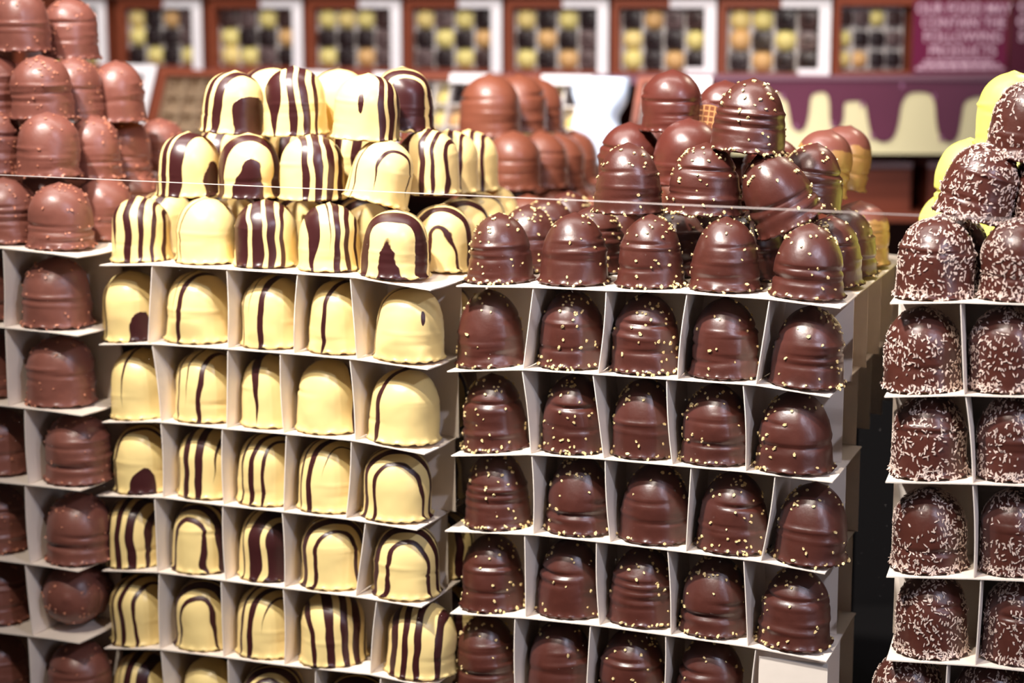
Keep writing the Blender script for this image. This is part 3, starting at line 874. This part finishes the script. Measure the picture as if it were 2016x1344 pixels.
# ================================================================== plain milk chocolate stack between and behind
FM = Frame(960, 1.79, 20)
z_m = FM.hit(1010, 378, -.007)[1] - 0.0535
root = empty('cardboard_tray', FM.world(0, 0, 0), -FM.th); tag(root, 'card tray under the plain milk chocolate marshmallows at the back', 'tray')
mb = MB(); mb.box(-0.05, 0.13, -0.03, 0.29, z_m - 0.001, z_m); mb.obj('tray_base', M['card'], root)
for i in range(4):
    mb = MB(); x = -0.05 + 0.0597 * i; mb.box(x, x + 0.0007, -0.029, 0.29, COUNTER, z_m - 0.001); mb.obj('divider', M['card'], root)
mb = MB(); mb.box(-0.049, 0.129, -0.02, -0.0193, COUNTER, z_m - 0.001); mb.obj('front_wall', M['card'], root)
n = 0
pos0 = [(-.02, 0), (.04, 0), (.10, 0), (-.02, .065), (.04, .065), (.10, .065), (-.02, .13), (.04, .13), (.10, .13), (.04, .195), (.10, .195), (.10, .26), (.04, .26)]
WH = ['front left', 'front middle', 'front right', 'second row left', 'second row middle', 'second row right', 'third row left', 'third row middle', 'third row right',
      'fourth row middle', 'fourth row right', 'fifth row right', 'fifth row middle']
for (a, b_), wh in zip(pos0, WH):
    kiss('milk', FM.world(a, b_, z_m + .0003), f"smooth milk chocolate marshmallow at the bottom of the rear heap, {wh}", 'plain milk marshmallows in the rear heap')
for (px, py, v, s, wh) in [(1010, 376, .02, 1.06, 'second level, front one with wavy foot'), (1065, 372, .075, 1.05, 'second level, second from front'),
                           (1098, 372, .13, 1.05, 'second level, third from front'), (1128, 362, .20, 1.05, 'second level, furthest right'),
                           (965, 272, .045, 1.16, 'large peak sweet in front'), (1022, 262, .11, 1.1, 'peak sweet behind the large one'), (1058, 262, .17, 1.06, 'peak sweet furthest back'),
                           (900, 366, .02, 1.0, 'second level, mostly hidden by the striped sweets'), (945, 372, .08, 1.0, 'second level, hidden middle one')]:
    p = free(FM, px, py, v)
    kiss('milk', p, f"smooth milk chocolate marshmallow, {wh}", 'plain milk marshmallows in the rear heap', sc=(s, s))

# ================================================================== glass pane in front
GU = Vector((math.cos(math.radians(22.8)), -math.sin(math.radians(22.8)), 0)); GV = Vector((-GU.y, GU.x, 0))
GO = Vector((0, 1.315, 0))
pA = on_plane(0, 345, GO, GV); pB = on_plane(2016, 434, GO, GV)
uA, uB = (pA - GO).dot(GU), (pB - GO).dot(GU)
uL, uR = uA - 0.12, uB + 0.12; sl = (pB.z - pA.z) / (uB - uA)
zL, zR = pA.z + sl * (uL - uA), pA.z + sl * (uR - uA)
root = empty('glass_pane', (GO.x, GO.y, 0), math.atan2(GU.y, GU.x)); tag(root, 'clear glass screen standing in front of all the stacks, thin bright top edge', 'glass screen')
mb = MB(); mb.prism([(uL, COUNTER), (uR, COUNTER), (uR, zR), (uL, zL)], 0, 0.004); mb.obj('glass_sheet', M['glass'], root)
mb = MB(); mb.prism([(uL, zL), (uR, zR), (uR, zR + .0004), (uL, zL + .0004)], 0.0005, 0.0035); mb.obj('polished_edge', M['edge'], root)
V = []; Fc = []; rnd = random.Random(3)
for i in range(520):
    u = rnd.uniform(uA, uB); z = rnd.uniform(1.09, 1.40 if rnd.random() < .5 else 1.43)
    z = min(z, zR - .003)
    r = rnd.uniform(0.00006, 0.00017); bit(V, Fc, Vector((u, -r, z)), Vector((r, 0, 0)), Vector((0, 0, r)), Vector((0, r, 0)), rnd)
d = mesh_obj('dust_specks', V, Fc, M['dust'], root); d['kind'] = 'stuff'

# ================================================================== back shelves
FB = Frame(1008, 2.36, 20)
zsh = FB.hit(1008, 144)[1]


def truffle(kind, loc, rz, label, group, s=1.0):
    key = ('t', kind)
    if key not in _mc:
        V = []; Fc = []
        sqr = kind in ('t_dark', 't_brown', 't_grey'); n = 20; R = 0.0126
        for i in range(9):
            f = i / 8.0 * PI / 2
            for j in range(n):
                a = 2 * PI * j / n; c, s_ = math.cos(a), math.sin(a)
                if sqr:
                    k = (abs(c) ** 5 + abs(s_) ** 5) ** (-1 / 5.0); r = R * k * (1 - (i / 8.0) ** 5 * 0.35) * 0.86; h = R * 0.95 * math.sin(f) ** 0.7
                    if i == 8: r *= 0.35
                else: r = R * math.cos(f) * (1 + 0.0 * a) + 1e-5; h = R * 1.0 * math.sin(f)
                V.append((r * c, -h, r * s_))
        for i in range(8):
            for j in range(n):
                a = i * n + j; b = i * n + (j + 1) % n; Fc.append((a, a + n, b + n, b))
        Fc.append(tuple(range(8 * n, 9 * n))); Fc.append(tuple(range(n - 1, -1, -1)))
        me = bpy.data.meshes.new('truffle'); me.from_pydata(V, [], Fc); me.update(); me.materials.append(M[kind])
        for p in me.polygons: p.use_smooth = True
        _mc[key] = me
    o = bpy.data.objects.new('truffle', _mc[key]); COL.objects.link(o); o.location = loc; o.rotation_euler = (0, 0, rz); o.scale = (s, s, s)
    tag(o, label, 'chocolate', group)
    return o


COLN = {'t_yellow': 'yellow round', 't_cream': 'cream round', 't_orange': 'golden orange round', 't_dark': 'near-black square', 't_grey': 'greyish brown square', 't_brown': 'brown square'}
BOXN = ['first', 'second', 'third', 'fourth', 'fifth', 'sixth', 'seventh', 'eighth', 'ninth']
PAT = ["YGDd", "gDOG/YDDG/DYDY", "dGYd/YDDO/gYGD", "YgYd/DDDG/YDOG", "gGYD/DYDO/GDYd", "gDYD/DODG/YDOG", "DOGd/gDDY/YDOD", "gYDd/ODYG/DODD", "dGYd/YDDG/gODD"]
CH = {'Y': 't_yellow', 'C': 't_cream', 'O': 't_orange', 'D': 't_dark', 'd': 't_brown', 'G': 't_grey', 'g': 't_cream', 'y': 't_yellow'}


def window_box(fr, xl, xr, bi, pat, z0, hook=False, h=0.088, white=True):
    uL_, _ = fr.hit(xl, 80); uR_, _ = fr.hit(xr, 80); W = uR_ - uL_ - 0.0015; D = 0.034
    P0 = fr.world(uL_, 0, z0)
    root = empty('chocolate_box', P0, -fr.th)
    tag(root, f"brown window box of assorted chocolates, {BOXN[bi]} from left on the upper shelf", 'chocolate box', 'window boxes on the upper shelf')
    mb = MB(); f = 0.007; g = 0.004
    mb.box(0, W, D, D + 0.003, 0, h); mb.box(0, f, 0, D, 0, h); mb.box(W - f, W, 0, D, 0, h); mb.box(f, W - f, 0, D, 0, g); mb.box(f, W - f, 0, D, h - 0.010, h)
    mb.obj('box_body', M['box_brown'], root)
    if white:
        mb = MB(); wd = 0.0135
        mb.box(W - wd, W, -0.0012, -0.0002, 0, h); mb.box(W * 0.56, W - wd, -0.0012, -0.0002, h - 0.010, h)
        if hook: mb.box(W * 0.72, W - wd, -0.0012, -0.0002, 0, 0.009)
        mb.obj('white_band', M['box_white'], root)
    mb = MB(); mb.box(f, W - f, 0.0012, 0.0016, g, h - 0.010); mb.obj('window_film', M['film'], root)
    mb = MB(); x0, x1, zz0, zz1 = f + .001, W - f - .008, g + .001, h - .012
    nx, nz = 4, 3
    for i in range(nx + 1): x = x0 + (x1 - x0) * i / nx; mb.box(x - .0018, x + .0018, 0.016, D - .001, zz0, zz1)
    for j in range(nz + 1): z = zz0 + (zz1 - zz0) * j / nz; mb.box(x0, x1, 0.0205, D - .001, z - .001, z + .001)
    mb.box(x0, x1, D - .013, D - .0005, zz0, zz1)
    mb.obj('divider_insert', M['insert'], root)
    rows_ = pat.split('/')
    if len(rows_) < 3: rows_ = (rows_ + ['GDYD', 'YDGD'])[:3]
    for j, rw in enumerate(rows_):
        for i, ch in enumerate(rw):
            x = x0 + (x1 - x0) * (i + .5) / nx; z = zz1 - (zz1 - zz0) * (j + .5) / nz
            p = P0 + fr.u * x + fr.v * (D - .014); p.z = z0 + z
            kd = CH[ch]; s = min((x1 - x0) / nx / 0.0255, 1.06)
            truffle(kd, p, -fr.th, f"{COLN[kd]} chocolate, {['top', 'middle', 'bottom'][j]} row, place {NUM[i + 1]} in the {BOXN[bi]} upper box",
                    'assorted chocolates in the window boxes', s)


zb = zsh
EDG = [(30, 212), (232, 400), (412, 598), (605, 792), (797, 990), (995, 1200), (1205, 1412), (1415, 1638)]
for i, (a, b_) in enumerate(EDG): window_box(FB, a, b_, i, PAT[i] if i else "GDYD/YDDG/GYDY", zb, hook=i >= 6)
# the shelf turns at the right
O2 = FB.world(FB.hit(1640, 150)[0], 0, 0)
FR = Frame(1008, 1, -14); FR.O = Vector((O2.x, O2.y, 0))
zb2 = FR.hit(1700, 147)[1]
window_box(FR, 1643, 1812, 8, PAT[8], zb2, white=False)
# shelf boards
mb = MB(); ua = FB.hit(-60, 150)[0]; ub = FB.hit(1640, 150)[0]
mb.box(ua, ub, -0.012, 0.15, -0.011, -0.0005)
sh = mb.obj('shelf_board', M['shelf']); sh.location = FB.world(0, 0, zb); sh.rotation_euler = (0, 0, -FB.th); tag(sh, 'long lilac-brown shelf board under the row of window boxes', 'shelf')
mb = MB(); ub2 = FR.hit(2150, 150)[0]; mb.box(0.0, ub2, -0.012, 0.15, -0.011, -0.0005)
sh = mb.obj('shelf_board', M['shelf']); sh.location = FR.world(0, 0, zb2); sh.rotation_euler = (0, 0, -FR.th); tag(sh, 'short lilac shelf board under the purple allergy sign', 'shelf')
# board above the boxes and boxes back panel
mb = MB(); mb.box(ua, ub, -0.01, 0.15, 0.0905, 0.11)
sh = mb.obj('shelf_board', M['wall']); sh.location = FB.world(0, 0, zb); sh.rotation_euler = (0, 0, -FB.th); tag(sh, 'brown shelf board just above the window boxes', 'shelf')
mb = MB(); mb.box(ua, ub, 0.151, 0.156, -0.20, 0.5); bk = mb.obj('shelf_back_panel', M['wall']); bk.location = FB.world(0, 0, zb); bk.rotation_euler = (0, 0, -FB.th)
tag(bk, 'brown back panel behind the window boxes', 'panel')
mb = MB(); mb.box(0.12, ub2, 0.151, 0.156, -0.20, 0.5); bk = mb.obj('shelf_back_panel', M['wall']); bk.location = FR.world(0, 0, zb2); bk.rotation_euler = (0, 0, -FR.th)
tag(bk, 'brown back panel behind the purple sign', 'panel')


# sign
def text(body, size, loc, rot, mat, parent, name='lettering', bold=0.0, w=1.0):
    c = bpy.data.curves.new(name, 'FONT'); c.body = body; c.size = size; c.align_x = 'CENTER'; c.align_y = 'CENTER'; c.extrude = 0.0004; c.offset = bold
    c.materials.append(mat); o = bpy.data.objects.new(name, c); me = bpy.data.meshes.new_from_object(o); bpy.data.objects.remove(o)
    o = bpy.data.objects.new(name, me); COL.objects.link(o); o.parent = parent; o.location = loc; o.rotation_euler = rot; o.scale = (w, 1, 1)
    return o


def sign(xl, xr, yt, yb, name, label, mat, v=-0.004):
    u0, _ = FR.hit(xl, 80, v); u1, _ = FR.hit(xr, 80, v); zt = FR.hit((xl + xr) / 2, yt, v)[1]; zl = FR.hit((xl + xr) / 2, yb, v)[1]
    zl = max(zl, zb2)
    root = empty(name, FR.world(u0, v, zl), -FR.th); tag(root, label, 'sign')
    mb = MB(); mb.box(0, u1 - u0, 0, 0.003, 0, zt - zl); mb.obj('sign_panel', mat, root)
    return root, u1 - u0, zt - zl


root, W, H = sign(1799, 1983, 0, 143, 'allergy_sign', 'purple sign reading our food may contain the following products', M['sign'])
for i, ln in enumerate(["OUR FOOD MAY", "CONTAIN THE", "FOLLOWING", "PRODUCTS"]):
    o = text(ln, H * 0.205, (W * 0.52, -0.0008, H * (0.875 - 0.193 * i)), (PI / 2, 0, 0), M['letter'], root, 'lettering', 0.0001, [0.93, 0.93, 1.0, 0.98][i])
mb = MB(); rnd = random.Random(5)
for (z, x0, x1, h) in ((0.165, .12, .86, .028), (0.11, .08, .92, .028), (0.06, .03, .97, .03)):
    x = x0
    while x < x1:
        l = rnd.uniform(.05, .12); mb.box(W * x, W * min(x + l, x1), -0.0006, 0.0002, H * (z - h * .6), H * (z + h * .6)); x += l + .018
mb.obj('small_print', M['letter'], root)
root, W, H = sign(1990, 2110, 0, 143, 'side_sign', 'dark purple sign cut by the right picture edge, beside the allergy sign', M['sign_dark'])
text("C\nO\nS", H * 0.2, (W * 0.17, -0.0008, H * 0.70), (PI / 2, 0, 0), M['letter'], root, 'lettering', 0.0003)

# drip fascia below the shelf, right
FF = Frame(1640, 2.20, 1)
zt = FF.hit(1700, 158)[1]; zl = FF.hit(1700, 303)[1]
u0 = FF.hit(1330, 200)[0]; u1 = FF.hit(2120, 200)[0]
root = empty('drip_fascia', FF.world(0, 0, 0), -FF.th); tag(root, 'cream shelf fascia with purple glaze painted dripping down it', 'fascia')
mb = MB(); mb.box(u0, u1, 0, 0.006, zl, zt); mb.obj('fascia_board', M['cream'], root)
DR = [(1330, 178), (1375, 180), (1400, 192), (1410, 250), (1425, 262), (1440, 262), (1456, 245), (1462, 200), (1480, 184), (1515, 182), (1532, 184), (1548, 200), (1556, 240), (1560, 252), (1573, 258), (1585, 250),
      (1592, 225), (1597, 190), (1610, 182), (1625, 183), (1632, 200), (1634, 238), (1642, 251), (1652, 250), (1660, 235), (1662, 205), (1670, 200), (1690, 199), (1703, 206), (1708, 235), (1715, 264),
      (1728, 277), (1745, 279), (1760, 268), (1769, 240), (1775, 205), (1787, 186), (1808, 181), (1832, 186), (1840, 205), (1843, 240), (1850, 268), (1868, 280), (1884, 270), (1892, 235), (1898, 203), (1915, 192), (1940, 190),
      (1955, 205), (1960, 240), (1975, 262), (2000, 266), (2015, 240), (2020, 200), (2050, 188), (2120, 188)]
pts = []
raw = [FF.hit(x, y) for x, y in DR]
def cr(p0, p1, p2, p3, t):
    return tuple(0.5 * (2 * b + (c - a) * t + (2 * a - 5 * b + 4 * c - d) * t * t + (3 * b - a - 3 * c + d) * t ** 3) for a, b, c, d in zip(p0, p1, p2, p3))
for i in range(len(raw) - 1):
    for q in range(4): pts.append(cr(raw[max(0, i - 1)], raw[i], raw[i + 1], raw[min(len(raw) - 1, i + 2)], q / 4))
pts.append(raw[-1])
V = []; Fc = []; xm = -9
for p in pts:
    xm = max(xm + 1e-5, p[0]); V += [(xm, -.0015, zt), (xm, -.0015, p[1]), (xm, -.0001, zt), (xm, -.0001, p[1])]
for i in range(len(pts) - 1):
    a = 4 * i; b_ = a + 4; Fc += [(a, a + 1, b_ + 1, b_), (a + 2, b_ + 2, b_ + 3, a + 3), (a + 1, a + 3, b_ + 3, b_ + 1), (a, b_, b_ + 2, a + 2)]
o = mesh_obj('purple_drips', V, Fc, M['purple'], root)
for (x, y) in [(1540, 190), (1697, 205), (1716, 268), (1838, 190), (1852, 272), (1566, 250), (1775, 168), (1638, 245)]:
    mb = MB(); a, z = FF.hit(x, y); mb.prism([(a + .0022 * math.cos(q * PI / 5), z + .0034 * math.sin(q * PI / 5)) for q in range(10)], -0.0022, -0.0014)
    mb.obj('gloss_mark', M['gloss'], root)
mb = MB(); mb.box(u0, u1, -0.004, 0.12, zt + 0.0002, zt + 0.005)
sh = mb.obj('shelf_board', M['shelf']); sh.location = FF.world(0, 0, 0); sh.rotation_euler = (0, 0, -FF.th); tag(sh, 'thin lilac ledge on top of the dripping fascia', 'shelf')

# things under the fascia
mb = MB(); mb.box(u0, u1 + .2, 0.03, 0.30, 0, 0.01)
zr = FF.hit(1700, 425)[1]
sh = mb.obj('shelf_board', M['box_brown']); sh.location = FF.world(0, 0, zr - 0.01); sh.rotation_euler = (0, 0, -FF.th); tag(sh, 'low brown shelf board below the dripping fascia', 'shelf')
for i, (xl, xr, yt, yb, top, lab) in enumerate([(1500, 1650, 345, 424, 'box_brown', 'brown lidded carton under the fascia, left'), (1655, 1792, 330, 392, 'box_brown', 'brown lidded carton under the fascia, middle'),
                                            (1825, 1960, 330, 420, 'box_brown', 'brown lidded carton under the fascia, right')]):
    a, _ = FF.hit(xl, yb, .05); b_, _ = FF.hit(xr, yb, .05); zt_ = FF.hit(xl, yt, .05)[1]
    root = empty('carton', FF.world(a, .05, zr), -FF.th); tag(root, lab, 'box')
    mb = MB(); mb.box(0, b_ - a, 0, 0.10, 0, zt_ - zr); mb.obj('carton_body', M['box_brown'], root)
    mb = MB(); mb.box(-.001, b_ - a + .001, -.001, 0.101, zt_ - zr, zt_ - zr + 0.006); mb.obj('carton_lid', plain('pink_lid', (214, 176, 170), 0.4), root)

mb = MB(); mb.box(-1.1, 1.1, 2.13, 2.20, 0, 1.20); o = mb.obj('gap_backing', M['black']); tag(o, 'black cabinet board added to darken the gap behind the counter', 'backing')  # added black board, stands in for the shade in the gap
# lower tier of boxes lying back on a slope
FT = Frame(1008, 2.10, 20)
zt0 = FT.hit(700, 420)[1]
mb = MB(); a0 = FT.hit(-40, 300)[0]; a1 = FT.hit(1330, 300)[0]
mb.prism([(a0, 0), (a1, 0), (a1, 0.004), (a0, 0.004)], 0, 0.20)
TILT = math.radians(62)


def lean_box(xl, xr, yb, yt, lab, kind, fi):
    a, zb_ = FT.hit(xl, yb); b_, _ = FT.hit(xr, yb); zb_ = FT.hit((xl + xr) / 2, yb)[1]
    W = b_ - a
    ztop = FT.hit((xl + xr) / 2, yt, 0.045)[1]; H_ = (ztop - zb_) / math.sin(TILT)
    root = empty('chocolate_box', FT.world(a, 0, zb_)); tag(root, lab, 'chocolate box', 'window boxes leaning on the lower tier')
    root.rotation_euler = (Matrix.Rotation(-FT.th, 4, 'Z') @ Matrix.Rotation(-(PI / 2 - TILT), 4, 'X')).to_euler()
    D = 0.03; f = .007
    mb = MB(); mb.box(0, W, D, D + .003, 0, H_); mb.box(0, f, 0, D, 0, H_); mb.box(W - f, W, 0, D, 0, H_); mb.box(f, W - f, 0, D, 0, f); mb.box(f, W - f, 0, D, H_ - f, H_)
    mb.obj('box_body', M['box_brown'], root)
    if kind != 'beige':
        mb = MB(); mb.box(W - .014, W, -.0012, -.0002, 0, H_); mb.box(W * .5, W - .014, -.0012, -.0002, H_ - .012, H_); mb.obj('white_band', M['box_white'], root)
    ins = M['beige'] if kind == 'beige' else M['insert']
    mb = MB()
    nz = 5 if kind == 'beige' else 4
    for i in range(5): x = f + (W - 2 * f) * i / 4; mb.box(x - .0015, x + .0015, .008, D, f, H_ - f)
    for j in range(nz + 1): z = f + (H_ - 2 * f) * j / nz; mb.box(f, W - f, .008, D, z - .0012, z + .0012)
    mb.box(f, W - f, D - .003 - (.006 if kind == 'beige' else 0), D, f, H_ - f); mb.obj('divider_insert', ins, root)
    mb = MB(); mb.box(f, W - f, .001, .0014, f, H_ - f); mb.obj('window_film', M['film'], root)
    if kind != 'beige':
        R_ = root.rotation_euler.to_matrix(); rnd = random.Random(fi)
        for j in range(4):
            for i in range(4):
                loc = Vector((f + (W - 2 * f) * (i + .5) / 4, D - .004, f + (H_ - 2 * f) * (j + .5) / 4)); kd = rnd.choice(['t_yellow', 't_dark', 't_dark', 't_orange', 't_grey', 't_cream'])
                o = truffle(kd, root.location + R_ @ loc, 0, f"{COLN[kd]} chocolate, {['bottom', 'second', 'third', 'top'][j]} row, place {NUM[i + 1]} in the {BOXN[fi]} leaning box", 'assorted chocolates in the leaning boxes', .92)
                o.rotation_euler = root.rotation_euler


lean_box(90, 262, 330, 128, 'leaning window box partly hidden behind the caramel crumb pile', 'std', 0)
lean_box(272, 432, 330, 138, 'leaning brown box with empty beige compartments, left of the striped peak', 'beige', 1)
lean_box(440, 618, 335, 140, 'leaning window box hidden behind the striped peak', 'std', 2)
lean_box(625, 770, 340, 143, 'leaning window box behind the right striped peak sweets', 'std', 3)
lean_box(776, 925, 345, 145, 'leaning window box with broad white band, left of the plain milk heap', 'std', 4)
lean_box(932, 1135, 350, 148, 'leaning window box with broad white band behind the plain milk heap', 'std', 5)
lean_box(1225, 1372, 355, 152, 'leaning window box left of the dripping fascia', 'std', 6)
# support board behind the leaning boxes
mb = MB(); zs_ = FT.hit(700, 336)[1]
mb.box(a0, a1 + .02, -0.03, 0.30, 0, 0.012)
sh = mb.obj('shelf_board', M['wall']); sh.location = FT.world(0, 0, zs_ - 0.02); sh.rotation_euler = (0, 0, -FT.th); tag(sh, 'brown ledge carrying the leaning window boxes', 'shelf')
# pale plastic bag
V = []; Fc = []; ns, nt_ = 26, 30
ub_, zb_ = FT.hit(1180, 300, -0.03); zt_ = FT.hit(1180, 152, -.03)[1]
for i in range(nt_ + 1):
    t_ = i / nt_
    hw = 0.031 * (1.0 - 0.45 * math.exp(-((t_ - .52) / .2) ** 2)) * (1 + .15 * (1 - t_)); dp = 0.018 * (1 - .3 * t_)
    for j in range(ns):
        a = 2 * PI * j / ns; k = (abs(math.cos(a)) ** 3 + abs(math.sin(a)) ** 3) ** (-1 / 3)
        nn = noise.noise(Vector((math.cos(a) * 2, math.sin(a) * 2, t_ * 4)))
        V.append((hw * k * math.cos(a) * (1 + .12 * nn), dp * k * math.sin(a) * (1 + .25 * nn), t_ * (zt_ - zb_ + .012)))
for i in range(nt_):
    for j in range(ns): a = i * ns + j; b_ = i * ns + (j + 1) % ns; Fc.append((a, b_, b_ + ns, a + ns))
Fc.append(tuple(range(ns - 1, -1, -1))); Fc.append(tuple(range(nt_ * ns, (nt_ + 1) * ns)))
bg_ = mesh_obj('plastic_bag', V, Fc, M['bag'], None, True); bg_.location = FT.world(ub_, -0.03, zb_ - .012); bg_.rotation_euler = (0, 0, -FT.th)
tag(bg_, 'shiny white plastic bag standing between the rear heap and the dark pile', 'bag')
